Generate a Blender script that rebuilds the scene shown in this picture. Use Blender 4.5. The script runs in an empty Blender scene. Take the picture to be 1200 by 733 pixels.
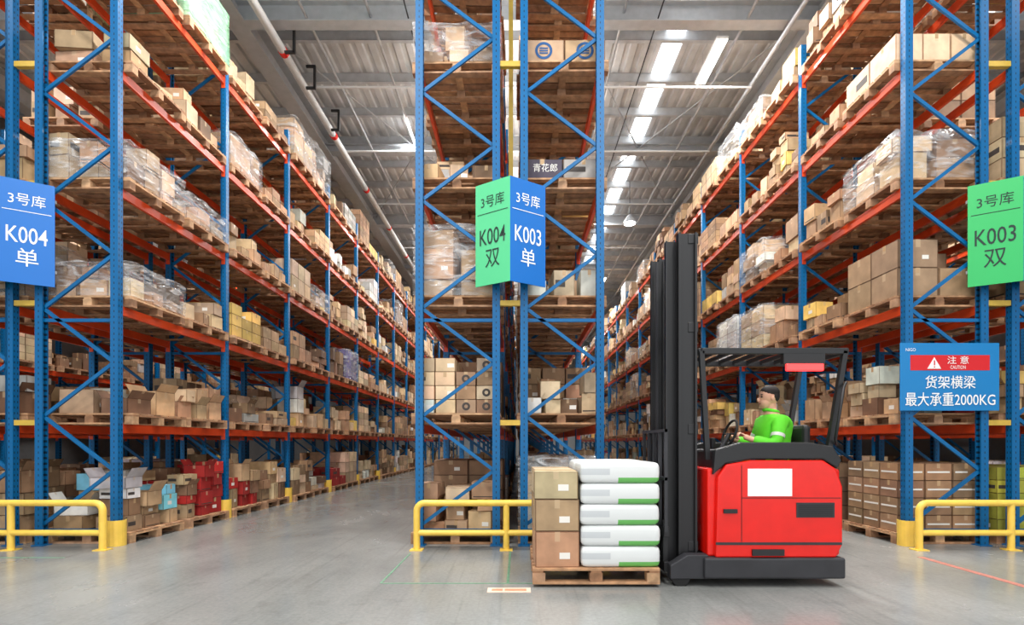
import bpy, bmesh, math, random
from mathutils import Vector, Matrix
from mathutils.bvhtree import BVHTree
random.seed(23)
SC=bpy.context.scene
COL=SC.collection
EYE=1.36; F=598.0; VX=608.0; VY=520.0; FD=6.8; BAY=2.5
PI=math.pi
def lin(r,g,b):
    def f(c):
        c=c/255.0
        return c/12.92 if c<=.04045 else ((c+.055)/1.055)**2.4
    return (f(r),f(g),f(b))
# ------------------------------------------------------------ mesh builder
class MB:
    def __init__(s): s.v=[];s.f=[];s.m=[];s.uv=[];s.c=[];s.sm=[]
    def add(s,vs,fs,mi=0,col=(1,1,1),uvs=None,smooth=False,M=None):
        b=len(s.v)
        for p in vs:
            p=Vector(p)
            if M is not None: p=M@p
            s.v.append((p.x,p.y,p.z))
        for k,f in enumerate(fs):
            s.f.append([b+i for i in f]); s.m.append(mi); s.c.append(col); s.sm.append(smooth)
            if uvs: s.uv.append(uvs[k])
            else:
                n=len(f)
                s.uv.append([(0,0),(1,0),(1,1),(0,1)] if n==4 else [(.5+.5*math.cos(2*PI*i/n),.5+.5*math.sin(2*PI*i/n)) for i in range(n)])
    def box(s,x0,x1,y0,y1,z0,z1,mi=0,col=(1,1,1),M=None):
        vs=[(x0,y0,z0),(x1,y0,z0),(x1,y1,z0),(x0,y1,z0),(x0,y0,z1),(x1,y0,z1),(x1,y1,z1),(x0,y1,z1)]
        s.add(vs,[(0,3,2,1),(4,5,6,7),(0,1,5,4),(1,2,6,5),(2,3,7,6),(3,0,4,7)],mi,col,M=M)
    def bar(s,p,q,w,h,mi=0,col=(1,1,1),side=None):
        p=Vector(p);q=Vector(q);d=(q-p);d.normalize()
        a=Vector(side) if side else (Vector((0,0,1)) if abs(d.z)<.9 else Vector((0,1,0)))
        x=d.cross(a).normalized(); z=x.cross(d).normalized()
        vs=[]
        for t in (p,q):
            for sx,sz in ((-1,-1),(1,-1),(1,1),(-1,1)): vs.append(t+x*(sx*w/2)+z*(sz*h/2))
        s.add(vs,[(0,1,2,3),(7,6,5,4),(1,0,4,5),(2,1,5,6),(3,2,6,7),(0,3,7,4)],mi,col)
    def tube(s,pts,r,n=10,mi=0,col=(1,1,1),M=None):
        pts=[Vector(p) for p in pts]
        rs=r if isinstance(r,(list,tuple)) else [r]*len(pts)
        vs=[];prev=None
        for i,p in enumerate(pts):
            if i==0: d=pts[1]-p
            elif i==len(pts)-1: d=p-pts[i-1]
            else: d=(pts[i+1]-p).normalized()+(p-pts[i-1]).normalized()
            d.normalize()
            if prev is None:
                a=Vector((0,0,1)) if abs(d.z)<.9 else Vector((1,0,0))
                u=d.cross(a).normalized()
            else:
                u=(prev-d*prev.dot(d)).normalized()
            prev=u; w=d.cross(u)
            for k in range(n):
                t=2*PI*k/n
                vs.append(p+(u*math.cos(t)+w*math.sin(t))*rs[i])
        fs=[]
        for i in range(len(pts)-1):
            for k in range(n):
                a=i*n+k;b=i*n+(k+1)%n
                fs.append((a,b,b+n,a+n))
        s.add(vs,fs,mi,col,smooth=True,M=M)
        s.add(vs[:n],[tuple(range(n-1,-1,-1))],mi,col,M=M)
        s.add(vs[-n:],[tuple(range(n))],mi,col,M=M)
    def prism(s,pts,y0,y1,mi=0,col=(1,1,1),M=None):   # polygon in XZ extruded in Y
        n=len(pts)
        vs=[(p[0],y0,p[1]) for p in pts]+[(p[0],y1,p[1]) for p in pts]
        fs=[tuple(range(n)),tuple(range(2*n-1,n-1,-1))]+[(i,i+n,(i+1)%n+n,(i+1)%n) for i in range(n)]
        s.add(vs,fs,mi,col,M=M)
    def ell(s,c,r,n=12,mi=0,col=(1,1,1),M=None):
        vs=[];fs=[];m=n//2
        for i in range(m+1):
            ph=PI*i/m
            for k in range(n):
                t=2*PI*k/n
                vs.append((c[0]+r[0]*math.sin(ph)*math.cos(t),c[1]+r[1]*math.sin(ph)*math.sin(t),c[2]+r[2]*math.cos(ph)))
        for i in range(m):
            for k in range(n):
                a=i*n+k;b=i*n+(k+1)%n
                fs.append((a,a+n,b+n,b))
        s.add(vs,fs,mi,col,smooth=True,M=M)
    def mesh(s,name,mats,fix=False):
        me=bpy.data.meshes.new(name)
        me.from_pydata(s.v,[],s.f)
        for m in (mats if isinstance(mats,(list,tuple)) else [mats]): me.materials.append(m)
        me.polygons.foreach_set('material_index',s.m)
        me.polygons.foreach_set('use_smooth',s.sm)
        ul=me.uv_layers.new(name='UVMap')
        flat=[]
        for u in s.uv:
            for a in u: flat+= [a[0],a[1]]
        ul.data.foreach_set('uv',flat)
        ca=me.color_attributes.new('Col','FLOAT_COLOR','CORNER')
        fc=[]
        for f,c in zip(s.f,s.c): fc+= [c[0],c[1],c[2],1.0]*len(f)
        ca.data.foreach_set('color',fc)
        if fix:
            bm=bmesh.new();bm.from_mesh(me);bmesh.ops.recalc_face_normals(bm,faces=bm.faces[:]);bm.to_mesh(me);bm.free()
        me.update()
        return me
    def build(s,name,mats,parent=None,loc=(0,0,0),rot=(0,0,0),bevel=0,fix=False):
        return link(name,s.mesh(name,mats,fix),parent,loc,rot,bevel)
def link(name,me,parent=None,loc=(0,0,0),rot=(0,0,0),bevel=0):
    o=bpy.data.objects.new(name,me); COL.objects.link(o)
    o.location=loc;o.rotation_euler=rot
    if parent: o.parent=parent
    if bevel:
        b=o.modifiers.new('b','BEVEL');b.width=bevel;b.segments=2;b.limit_method='ANGLE'
    return o
def tag(o,label,cat,group=None,kind=None):
    o['label']=label;o['category']=cat
    if group:o['group']=group
    if kind:o['kind']=kind
    return o
def thing(name,label,cat,loc=(0,0,0),rz=0,group=None):
    o=bpy.data.objects.new(name,None);COL.objects.link(o);o.location=loc;o.rotation_euler=(0,0,rz)
    o.empty_display_size=.1
    return tag(o,label,cat,group)
def struct(name,mb,m,bevel=0,fix=False):
    o=mb.build(name,m,bevel=bevel,fix=fix);o['kind']='structure';return o
# ------------------------------------------------------------ materials
def nodes(name):
    m=bpy.data.materials.new(name);m.use_nodes=True
    nt=m.node_tree;return m,nt,nt.nodes['Principled BSDF']
def mather(nt):
    def mth(op,x,y=None):
        q=nt.nodes.new('ShaderNodeMath');q.operation=op
        for i,k in enumerate((x,y)):
            if k is None: continue
            if isinstance(k,(int,float)): q.inputs[i].default_value=k
            else: nt.links.new(k,q.inputs[i])
        return q.outputs[0]
    return mth
def mat(name,c,rough=.5,metal=0.,noise=0.,scale=6.,bump=0.,emit=0.,spec=None,attr=False):
    m,nt,b=nodes(name)
    b.inputs['Base Color'].default_value=(*c,1);b.inputs['Roughness'].default_value=rough;b.inputs['Metallic'].default_value=metal
    if spec is not None:b.inputs['Specular IOR Level'].default_value=spec
    if emit:
        b.inputs['Emission Color'].default_value=(*c,1);b.inputs['Emission Strength'].default_value=emit
    src=None
    if attr:
        a=nt.nodes.new('ShaderNodeAttribute');a.attribute_name='Col';src=a.outputs['Color']
    if noise or bump:
        tc=nt.nodes.new('ShaderNodeTexCoord');n=nt.nodes.new('ShaderNodeTexNoise')
        n.inputs['Scale'].default_value=scale;n.inputs['Detail'].default_value=6
        nt.links.new(tc.outputs['Object'],n.inputs['Vector'])
        if noise:
            mr=nt.nodes.new('ShaderNodeMapRange');mr.inputs['To Min'].default_value=1-noise;mr.inputs['To Max'].default_value=1+noise
            mr.inputs['From Min'].default_value=.3;mr.inputs['From Max'].default_value=.7
            nt.links.new(n.outputs['Fac'],mr.inputs['Value'])
            mx=nt.nodes.new('ShaderNodeMix');mx.data_type='RGBA';mx.blend_type='MULTIPLY';mx.inputs[0].default_value=1
            mx.inputs[6].default_value=(*c,1)
            if src: nt.links.new(src,mx.inputs[6])
            nt.links.new(mr.outputs[0],mx.inputs[7]);src=mx.outputs[2]
        if bump:
            bp=nt.nodes.new('ShaderNodeBump');bp.inputs['Strength'].default_value=bump;bp.inputs['Distance'].default_value=.02
            nt.links.new(n.outputs['Fac'],bp.inputs['Height']);nt.links.new(bp.outputs[0],b.inputs['Normal'])
    if src: nt.links.new(src,b.inputs['Base Color'])
    return m
BLUE=lin(0,94,148)
M={}
M['blue']=mat('blue_paint',BLUE,.4,noise=.15,scale=3,spec=.35)
M['orange']=mat('orange_paint',lin(212,70,26),.4,noise=.15,scale=3)
M['yellow']=mat('yellow_paint',lin(240,200,84),.4,noise=.08,scale=8)
M['dullyellow']=mat('dull_yellow_paint',lin(200,166,66),.5,noise=.1,scale=8)
M['galv']=mat('galvanised',lin(170,173,177),.4,.2,noise=.15)
M['black']=mat('black_steel',lin(26,26,28),.45)
M['dark']=mat('dark_grey_paint',lin(44,44,48),.5,noise=.2)
M['rubber']=mat('rubber',lin(22,22,22),.8)
M['red']=mat('red_paint',lin(222,22,10),.25,noise=.06)
M['darkred']=mat('dark_red_seam',lin(120,12,8),.5)
M['redlight']=mat('red_lamp',(1,.03,.03),.3,emit=3)
M['white']=mat('white_paint',lin(238,238,236),.5)
M['signblue']=mat('sign_blue',lin(0,104,188),.4)
M['signteal']=mat('sign_teal_blue',lin(0,120,184),.4)
M['signgreen']=mat('sign_green',lin(34,174,90),.4)
M['signmint']=mat('sign_mint_green',lin(84,196,136),.4)
M['signred']=mat('sign_red',lin(206,20,30),.4)
M['ink']=mat('ink',lin(8,42,36),.6)
M['greentape']=mat('green_tape',lin(98,140,112),.6,noise=.3,scale=20)
M['redstrip']=mat('dull_red_strip',lin(176,112,98),.6,noise=.25,scale=20)
M['paper']=mat('paper',lin(228,224,216),.7)
M['stickerback']=mat('sticker_back',lin(222,190,172),.7)
M['stickerorange']=mat('sticker_orange',lin(222,140,108),.6)
M['tape']=mat('packing_tape',lin(186,154,116),.25)
M['print']=mat('box_print',lin(66,58,54),.7)
M['printblue']=mat('box_print_blue',lin(26,78,130),.7)
M['wood']=mat('pallet_wood',(.5,.3,.15),.75,noise=.35,scale=9,bump=.2,attr=True)
M['skin']=mat('skin',lin(222,172,142),.5)
M['hair']=mat('hair',lin(25,20,18),.7)
M['vest']=mat('hi_vis_green',lin(96,216,40),.7,noise=.1)
M['reflective']=mat('reflective',lin(214,216,208),.35)
M['trousers']=mat('dark_trousers',lin(35,40,55),.85,noise=.1)
M['seatm']=mat('seat_vinyl',lin(30,30,32),.6)
M['roof']=mat('roof_deck',lin(198,200,202),.45,.0,noise=.2,scale=1.5)
M['purlin']=mat('purlin_steel',lin(182,186,190),.45,.1,noise=.1)
M['rafter']=mat('rafter_steel',lin(172,176,180),.5,noise=.08)
M['column']=mat('column_paint',lin(205,206,206),.5,noise=.05)
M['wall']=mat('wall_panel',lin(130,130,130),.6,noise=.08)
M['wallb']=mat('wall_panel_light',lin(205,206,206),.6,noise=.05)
M['skylight']=mat('skylight',(.95,.98,1),.4,emit=4.5)
M['led']=mat('led_diffuser',(1,1,1),.4,emit=9)
def cardboard():
    m,nt,b=nodes('cardboard');b.inputs['Roughness'].default_value=.75
    a=nt.nodes.new('ShaderNodeAttribute');a.attribute_name='Col'
    tc=nt.nodes.new('ShaderNodeTexCoord');n=nt.nodes.new('ShaderNodeTexNoise');n.inputs['Scale'].default_value=5;n.inputs['Detail'].default_value=5
    nt.links.new(tc.outputs['Object'],n.inputs['Vector'])
    mr=nt.nodes.new('ShaderNodeMapRange');mr.inputs['From Min'].default_value=.3;mr.inputs['From Max'].default_value=.7;mr.inputs['To Min'].default_value=.78;mr.inputs['To Max'].default_value=1.14
    nt.links.new(n.outputs['Fac'],mr.inputs['Value'])
    mx=nt.nodes.new('ShaderNodeMix');mx.data_type='RGBA';mx.blend_type='MULTIPLY';mx.inputs[0].default_value=1
    nt.links.new(a.outputs['Color'],mx.inputs[6]);nt.links.new(mr.outputs[0],mx.inputs[7])
    uv=nt.nodes.new('ShaderNodeSeparateXYZ');nt.links.new(tc.outputs['UV'],uv.inputs[0])
    mth=mather(nt)
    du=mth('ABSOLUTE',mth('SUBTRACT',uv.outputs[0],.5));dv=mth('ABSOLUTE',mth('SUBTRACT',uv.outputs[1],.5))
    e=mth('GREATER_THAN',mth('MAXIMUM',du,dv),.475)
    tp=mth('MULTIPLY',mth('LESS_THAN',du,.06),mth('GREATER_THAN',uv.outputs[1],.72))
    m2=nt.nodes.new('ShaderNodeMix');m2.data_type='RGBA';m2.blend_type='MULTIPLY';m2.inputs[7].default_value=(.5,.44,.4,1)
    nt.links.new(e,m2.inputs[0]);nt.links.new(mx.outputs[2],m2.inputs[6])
    m3=nt.nodes.new('ShaderNodeMix');m3.data_type='RGBA';m3.blend_type='MIX';m3.inputs[7].default_value=(*lin(200,174,140),1)
    nt.links.new(mth('MULTIPLY',tp,.5),m3.inputs[0]);nt.links.new(m2.outputs[2],m3.inputs[6])
    nt.links.new(m3.outputs[2],b.inputs['Base Color'])
    return m
M['card']=cardboard()
def film(name,c,lo,hi):
    m,nt,b=nodes(name);b.inputs['Base Color'].default_value=(*c,1);b.inputs['Roughness'].default_value=.15
    tr=nt.nodes.new('ShaderNodeBsdfTransparent');mx=nt.nodes.new('ShaderNodeMixShader')
    tc=nt.nodes.new('ShaderNodeTexCoord');mp=nt.nodes.new('ShaderNodeMapping');mp.inputs['Scale'].default_value=(1.4,1.4,5);mp.inputs['Rotation'].default_value=(.6,.4,0);n=nt.nodes.new('ShaderNodeTexNoise');n.inputs['Scale'].default_value=1.8;n.inputs['Distortion'].default_value=1.8;n.inputs['Detail'].default_value=1.5
    nt.links.new(tc.outputs['Object'],mp.inputs[0]);nt.links.new(mp.outputs[0],n.inputs['Vector'])
    mr=nt.nodes.new('ShaderNodeMapRange');mr.inputs['From Min'].default_value=.4;mr.inputs['From Max'].default_value=.75;mr.inputs['To Min'].default_value=lo;mr.inputs['To Max'].default_value=hi
    nt.links.new(n.outputs['Fac'],mr.inputs['Value']);nt.links.new(mr.outputs[0],mx.inputs[0])
    nt.links.new(tr.outputs[0],mx.inputs[1]);nt.links.new(b.outputs[0],mx.inputs[2])
    bp=nt.nodes.new('ShaderNodeBump');bp.inputs['Strength'].default_value=1;bp.inputs['Distance'].default_value=.05;nt.links.new(n.outputs['Fac'],bp.inputs['Height']);nt.links.new(bp.outputs[0],b.inputs['Normal'])
    nt.links.new(mx.outputs[0],nt.nodes['Material Output'].inputs[0]);return m
M['film']=film('stretch_film',(.76,.78,.8),.06,.5)
M['greenfilm']=film('green_film',(.32,.62,.38),.6,.95)
def post_mat():   # blue paint with rows of slots
    m,nt,b=nodes('blue_post');b.inputs['Roughness'].default_value=.4;b.inputs['Specular IOR Level'].default_value=.35
    tc=nt.nodes.new('ShaderNodeTexCoord');s=nt.nodes.new('ShaderNodeSeparateXYZ');nt.links.new(tc.outputs['Object'],s.inputs[0])
    mth=mather(nt)
    z=mth('ABSOLUTE',mth('SUBTRACT',mth('FRACT',mth('DIVIDE',s.outputs[2],.075)),.5))
    hz=mth('LESS_THAN',z,.2)
    xx=mth('ABSOLUTE',mth('SUBTRACT',mth('ABSOLUTE',s.outputs[1]),.022))
    hx=mth('LESS_THAN',xx,.007)
    x2=mth('LESS_THAN',mth('ABSOLUTE',s.outputs[0]),.006)
    h=mth('MULTIPLY',hz,mth('MAXIMUM',hx,x2))
    mx=nt.nodes.new('ShaderNodeMix');mx.data_type='RGBA';mx.inputs[6].default_value=(*BLUE,1);mx.inputs[7].default_value=(.006,.02,.05,1)
    nt.links.new(h,mx.inputs[0]);nt.links.new(mx.outputs[2],b.inputs['Base Color']);return m
M['post']=post_mat()
def floor_mat():
    m,nt,b=nodes('polished_concrete')
    tc=nt.nodes.new('ShaderNodeTexCoord')
    def noise(sc,det,mapsc=None,rot=0,dist=0):
        n=nt.nodes.new('ShaderNodeTexNoise');n.inputs['Scale'].default_value=sc;n.inputs['Detail'].default_value=det;n.inputs['Roughness'].default_value=.6;n.inputs['Distortion'].default_value=dist
        if mapsc:
            mp=nt.nodes.new('ShaderNodeMapping');mp.inputs['Scale'].default_value=mapsc;mp.inputs['Rotation'].default_value=(0,0,rot)
            nt.links.new(tc.outputs['Object'],mp.inputs[0]);nt.links.new(mp.outputs[0],n.inputs['Vector'])
        else: nt.links.new(tc.outputs['Object'],n.inputs['Vector'])
        return n.outputs['Fac']
    def rng(src,a,b_,lo,hi):
        mr=nt.nodes.new('ShaderNodeMapRange');mr.inputs['From Min'].default_value=a;mr.inputs['From Max'].default_value=b_;mr.inputs['To Min'].default_value=lo;mr.inputs['To Max'].default_value=hi
        nt.links.new(src,mr.inputs['Value']);return mr.outputs[0]
    n1=noise(.6,8,(1,.6,1),0,.4)
    r=nt.nodes.new('ShaderNodeValToRGB')
    r.color_ramp.elements[0].position=.28;r.color_ramp.elements[0].color=(*lin(118,120,118),1)
    r.color_ramp.elements[1].position=.72;r.color_ramp.elements[1].color=(*lin(152,153,150),1)
    nt.links.new(n1,r.inputs[0])
    def mul(colr,fac):
        mx=nt.nodes.new('ShaderNodeMix');mx.data_type='RGBA';mx.blend_type='MULTIPLY';mx.inputs[0].default_value=1
        nt.links.new(colr,mx.inputs[6]);nt.links.new(fac,mx.inputs[7]);return mx.outputs[2]
    c=mul(r.outputs[0],rng(noise(30,6),.3,.7,.88,1.08))
    c=mul(c,rng(noise(2.0,4,(7,.2,1),.05,.2),.54,.74,1,.84))
    c=mul(c,rng(noise(4,7),.56,.72,1,.86))
    nt.links.new(c,b.inputs['Base Color'])
    nt.links.new(rng(n1,.3,.7,.15,.3),b.inputs['Roughness'])
    b.inputs['Specular IOR Level'].default_value=.6
    return m
M['floor']=floor_mat()
def sack_mat():
    m,nt,b=nodes('white_pack');b.inputs['Roughness'].default_value=.4
    tc=nt.nodes.new('ShaderNodeTexCoord');s=nt.nodes.new('ShaderNodeSeparateXYZ');nt.links.new(tc.outputs['Object'],s.inputs[0])
    mth=mather(nt)
    g=mth('MULTIPLY',mth('GREATER_THAN',s.outputs[0],-.02),mth('LESS_THAN',s.outputs[2],.055))
    g2=mth('MULTIPLY',mth('LESS_THAN',s.outputs[0],-.1),mth('LESS_THAN',mth('ABSOLUTE',mth('SUBTRACT',s.outputs[2],.11)),.03))
    mx=nt.nodes.new('ShaderNodeMix');mx.data_type='RGBA';mx.inputs[6].default_value=(*lin(214,217,216),1);mx.inputs[7].default_value=(*lin(104,180,92),1)
    nt.links.new(g,mx.inputs[0])
    my=nt.nodes.new('ShaderNodeMix');my.data_type='RGBA';my.inputs[7].default_value=(*lin(190,194,196),1)
    nt.links.new(g2,my.inputs[0]);nt.links.new(mx.outputs[2],my.inputs[6]);nt.links.new(my.outputs[2],b.inputs['Base Color'])
    n=nt.nodes.new('ShaderNodeTexNoise');n.inputs['Scale'].default_value=7;nt.links.new(tc.outputs['Object'],n.inputs['Vector'])
    bp=nt.nodes.new('ShaderNodeBump');bp.inputs['Strength'].default_value=.4;nt.links.new(n.outputs['Fac'],bp.inputs['Height']);nt.links.new(bp.outputs[0],b.inputs['Normal'])
    return m
M['sack']=sack_mat()
# ------------------------------------------------------------ text
def text(body,w,h,m,parent,center,rz,name='lettering',bold=.0):
    cu=bpy.data.curves.new('t','FONT');cu.body=body;cu.align_x='LEFT';cu.extrude=0.0;cu.resolution_u=3;cu.offset=bold
    o=bpy.data.objects.new('t',cu);COL.objects.link(o)
    bpy.context.view_layer.update()
    dg=bpy.context.evaluated_depsgraph_get()
    me=bpy.data.meshes.new_from_object(o.evaluated_get(dg))
    bpy.data.objects.remove(o)
    if len(me.vertices)==0: return None
    xs=[v.co.x for v in me.vertices];ys=[v.co.y for v in me.vertices]
    cx=(min(xs)+max(xs))/2;cy=(min(ys)+max(ys))/2;W=max(xs)-min(xs);H=max(ys)-min(ys)
    for v in me.vertices:
        x=(v.co.x-cx)/W*w;z=(v.co.y-cy)/H*h
        v.co=(x,0,z)
    me.materials.clear();me.materials.append(m)
    return link(name,me,parent,center,(0,0,rz))
# ------------------------------------------------------------ setting
XW=15.0;YF=-5.0;YB=56.0;ZR=10.9
mb=MB();mb.box(-XW,XW,YF,YB,-.1,0);struct('floor',mb,M['floor'])
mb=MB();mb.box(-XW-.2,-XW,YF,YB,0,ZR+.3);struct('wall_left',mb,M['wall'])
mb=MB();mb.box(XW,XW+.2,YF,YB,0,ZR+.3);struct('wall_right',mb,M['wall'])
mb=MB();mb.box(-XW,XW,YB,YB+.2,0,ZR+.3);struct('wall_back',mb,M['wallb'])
mb=MB()
x=-XW
prof=[]
while x<XW:
    prof+=[(x,ZR),(x+.14,ZR),(x+.17,ZR+.05),(x+.27,ZR+.05)];x+=.3
for a,b in zip(prof[:-1],prof[1:]):
    mb.add([(a[0],YF,a[1]),(b[0],YF,b[1]),(b[0],YB,b[1]),(a[0],YB,a[1])],[(0,1,2,3)])
mb.box(-XW,XW,YF,YB,ZR+.08,ZR+.12)
struct('ceiling',mb,M['roof'])
k=1
y=YF+.6
while y<YB:
    mb=MB();mb.box(-XW,XW,y-.03,y+.03,ZR-.22,ZR-.01);mb.box(-XW,XW,y-.03,y+.06,ZR-.235,ZR-.21)
    struct('trim_%d'%k,mb,M['purlin']);k+=1;y+=1.35
def ibeam(mb,p,q,w,h,t=.03):
    p=Vector(p);q=Vector(q)
    mb.bar(p,q,t,h);up=Vector((0,0,1))
    mb.bar(p+up*(h/2),q+up*(h/2),w,t);mb.bar(p-up*(h/2),q-up*(h/2),w,t)
for X in (-5.9,6.3,-13,13):
    mb=MB();ibeam(mb,(X,YF,ZR-.5),(X,YB,ZR-.5),.4,.5);struct('trim_%d'%k,mb,M['rafter']);k+=1
for Y in (10.7,15.6,20.6,26,32,38,44):
    mb=MB();h=.4 if Y in(10.7,20.6,32,44) else .22;ibeam(mb,(-XW,Y,ZR-.55),(XW,Y,ZR-.55),.26,h);struct('trim_%d'%k,mb,M['rafter']);k+=1
for X0,X1 in ((-6.69,-6.43),(6.24,6.51)):
    mb=MB();mb.box(X0,X1,20.05,20.1,0,ZR-.3);mb.box(X0,X1,20.65,20.7,0,ZR-.3);mb.box(X1-.04 if X0<0 else X0,X1 if X0<0 else X0+.04,20.1,20.65,0,ZR-.3)
    struct('trim_%d'%k,mb,M['column']);k+=1
n=1;y=9.0
while y<52:
    mb=MB();mb.box(3.42,3.86,y,y+1.34,ZR-.02,ZR-.004);struct('window_%d'%n,mb,M['skylight']);n+=1;y+=1.35
# ------------------------------------------------------------ lamps
def area(x,y,z,sx,sy,p,rot=(0,0,0)):
    l=bpy.data.lights.new('lamp','AREA');l.shape='RECTANGLE';l.size=sx;l.size_y=sy;l.energy=p;l.color=(1,.985,.96)
    o=bpy.data.objects.new('lamp',l);COL.objects.link(o);o.location=(x,y,z);o.rotation_euler=rot;return o
def fixture(x,y,z,label,power,group='long ceiling lamps'):
    t=thing('ceiling_light',label,'ceiling light',(x,y,z),0,group)
    mb=MB();mb.box(-.13,.13,-.7,.7,0,.06);mb.build('housing',M['white'],t,bevel=.01)
    mb=MB();mb.box(-.11,.11,-.68,.68,-.015,0);mb.build('diffuser',M['led'],t)
    for s in (-.5,.5):
        mb=MB();mb.tube([(0,s,.06),(0,s,ZR-z-.2)],.006,5);mb.build('hanging_wire',M['galv'],t)
    area(x,y,z-.03,.22,1.36,power);return t
PWR=430
fixture(4.4,11.7,10.1,'bright long ceiling lamp hanging over the right aisle beside the skylight strip',PWR,None)
for i,(x,y) in enumerate([(-3.3,-1.5),(3.2,-1.5),(-3.3,3.4),(3.2,3.4),(-3.3,8.4),(3.2,8.4),(-9.6,6.5),(9.6,6.5)]):
    fixture(x,y,10.1,'long white ceiling lamp hanging above the front of the racks',PWR)
for i,(x,y) in enumerate([(-.6,14),(-.6,19.5),(-.6,26),(-.6,33),(4.4,27),(-9.6,14),(9.6,14),(-9.6,22),(9.6,22),(-3.4,42),(3.2,40)]):  # row over the middle racks is added, mostly hidden, to light the left aisle
    fixture(x,y,9.9,'long white ceiling lamp hanging deep above the racks',PWR)
# added unseen area lights without fixtures, brightening the two aisles
for y in (15,22,30): area(-3.3,y,10.3,.5,2,300)
area(3.2,20,10.3,.5,2,200)
# added upward area lights without fixtures, brightening the roof over the middle racks
for y in (9,13,18,24,32): area(-.1,y,8.8,1.0,3.5,105,(PI,0,0))
t=thing('pendant_lamp','small pendant lamp hanging on a thin rod far down the right aisle','pendant lamp',(4.0,18.4,9.3))
mb=MB();mb.tube([(0,0,0),(0,0,.1),(0,0,.3)],[.25,.2,.06],14);mb.build('lamp_shade',M['galv'],t)
mb=MB();mb.tube([(0,0,.3),(0,0,1.5)],.012,6);mb.build('rod',M['black'],t)
mb=MB();mb.tube([(0,0,-.02),(0,0,.01)],.2,14);mb.build('bulb',M['led'],t)
# pipes
t=thing('sprinkler_pipe','thick grey sprinkler pipe running along the roof above the left rack','pipe')
mb=MB();mb.tube([(-5.1,-4,9.85),(-5.1,48,9.85)],.085,12);mb.build('pipe',M['column'],t)
for y in range(8,40,3):
    mb=MB();mb.tube([(-5.1,y,9.85),(-5.1,y+.12,9.85)],.1,12);mb.build('coupling',M['red'],t)
for y in (10.9,12.0,13.6):
    b=MB();b.bar((-5.0,y,9.72),(-4.78,y,9.72),.05,.05);b.bar((-4.8,y,9.7),(-4.8,y,10.25),.05,.05);b.bar((-4.8,y,10.23),(-5.0,y,10.23),.05,.05)
    b.build('hanger_bracket',M['black'],t)
for lab,X,Z,r in (('thin grey conduit running above the left aisle',-3.1,10.3,.03),('thin grey conduit running beside the skylight strip',4.75,10.2,.03),('thin grey conduit nearest the middle racks above the right aisle',2.2,10.4,.03),('thin grey conduit just right of the thick sprinkler pipe',-4.4,10.2,.03),('thin black cable under the roof midway over the left aisle',-2.3,10.22,.015),('thin black cable under the roof midway over the right aisle',2.9,10.22,.015),('grey pipe close to the rafter above the right rack',5.6,10.0,.05)):
    mb=MB();mb.tube([(X,0,Z),(X,48,Z)],r,8);o=mb.build('conduit',M['galv'] if r!=.015 else M['black']);tag(o,lab,'conduit')
for j,y in enumerate((12.3,15.0,18.3,22.4)):
    mb=MB();mb.tube([(-5.1,y,9.95),(5.6,y,9.95)],.028,8);tag(mb.build('branch_pipe',M['column']),'thin crosswise sprinkler branch pipe under the roof, %s from the front'%('first','second','third','fourth')[j],'pipe')
for j,(p,q) in enumerate((((-5.7,10.9,10.4),(-.5,20.4,10.4)),((-.5,10.9,10.4),(-5.7,20.4,10.4)),((6.1,10.9,10.4),(1.2,20.4,10.4)),((1.2,10.9,10.4),(6.1,20.4,10.4)))):
    mb=MB();mb.tube([p,q],.02,6);struct('trim_%d'%k,mb,M['galv']);k+=1
# ------------------------------------------------------------ racks
LV=[1.62,3.21,4.80,6.39,8.0];TOP=8.6
ROWS={ # xa xb aisle side, name
 'L':(-6.36,-5.36,1,'left rack'),'L2':(-7.75,-6.75,-1,'outer left rack'),'L3':(-12.9,-11.9,1,'deep left rack'),
 'C1':(-1.32,-.30,-1,'middle-left rack'),'C2':(.07,1.08,1,'middle-right rack'),
 'R':(5.17,6.17,-1,'right rack'),'R2':(6.58,7.58,1,'outer right rack'),'R3':(11.7,12.7,-1,'deep right rack')}
NB={'L':10,'C1':10,'C2':10,'R':10,'L2':7,'R2':7,'L3':7,'R3':7}
BB=(11,15)
def post_mesh():
    mb=MB()
    for a in ((-.05,-.045,-.045,.045),(-.045,.05,-.045,-.038),(-.045,.05,.038,.045),(.02,.05,-.045,-.02),(.02,.05,.02,.045)):
        mb.box(a[0],a[1],a[2],a[3],0,TOP)
    return mb.mesh('upright_post',M['post'])
def foot_mesh():
    mb=MB();mb.box(-.08,.08,-.07,.07,0,.012)
    return mb.mesh('foot_plate',M['blue'])
PM=post_mesh();FM=foot_mesh()
def beam_mesh():
    mb=MB();L=BAY-.1
    mb.box(-.022,.022,.0,L,-.12,-.005);mb.box(-.026,.014,0,L,-.03,0)
    mb.box(-.034,.034,-.012,.004,-.19,.04);mb.box(-.034,.034,L-.004,L+.012,-.19,.04)
    return mb.mesh('beam',M['orange'])
BM=beam_mesh()
def brace(p,q,parent,name):
    mb=MB();mb.bar(p,q,.028,.045);return mb.build(name,M['blue'],parent)
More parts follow.
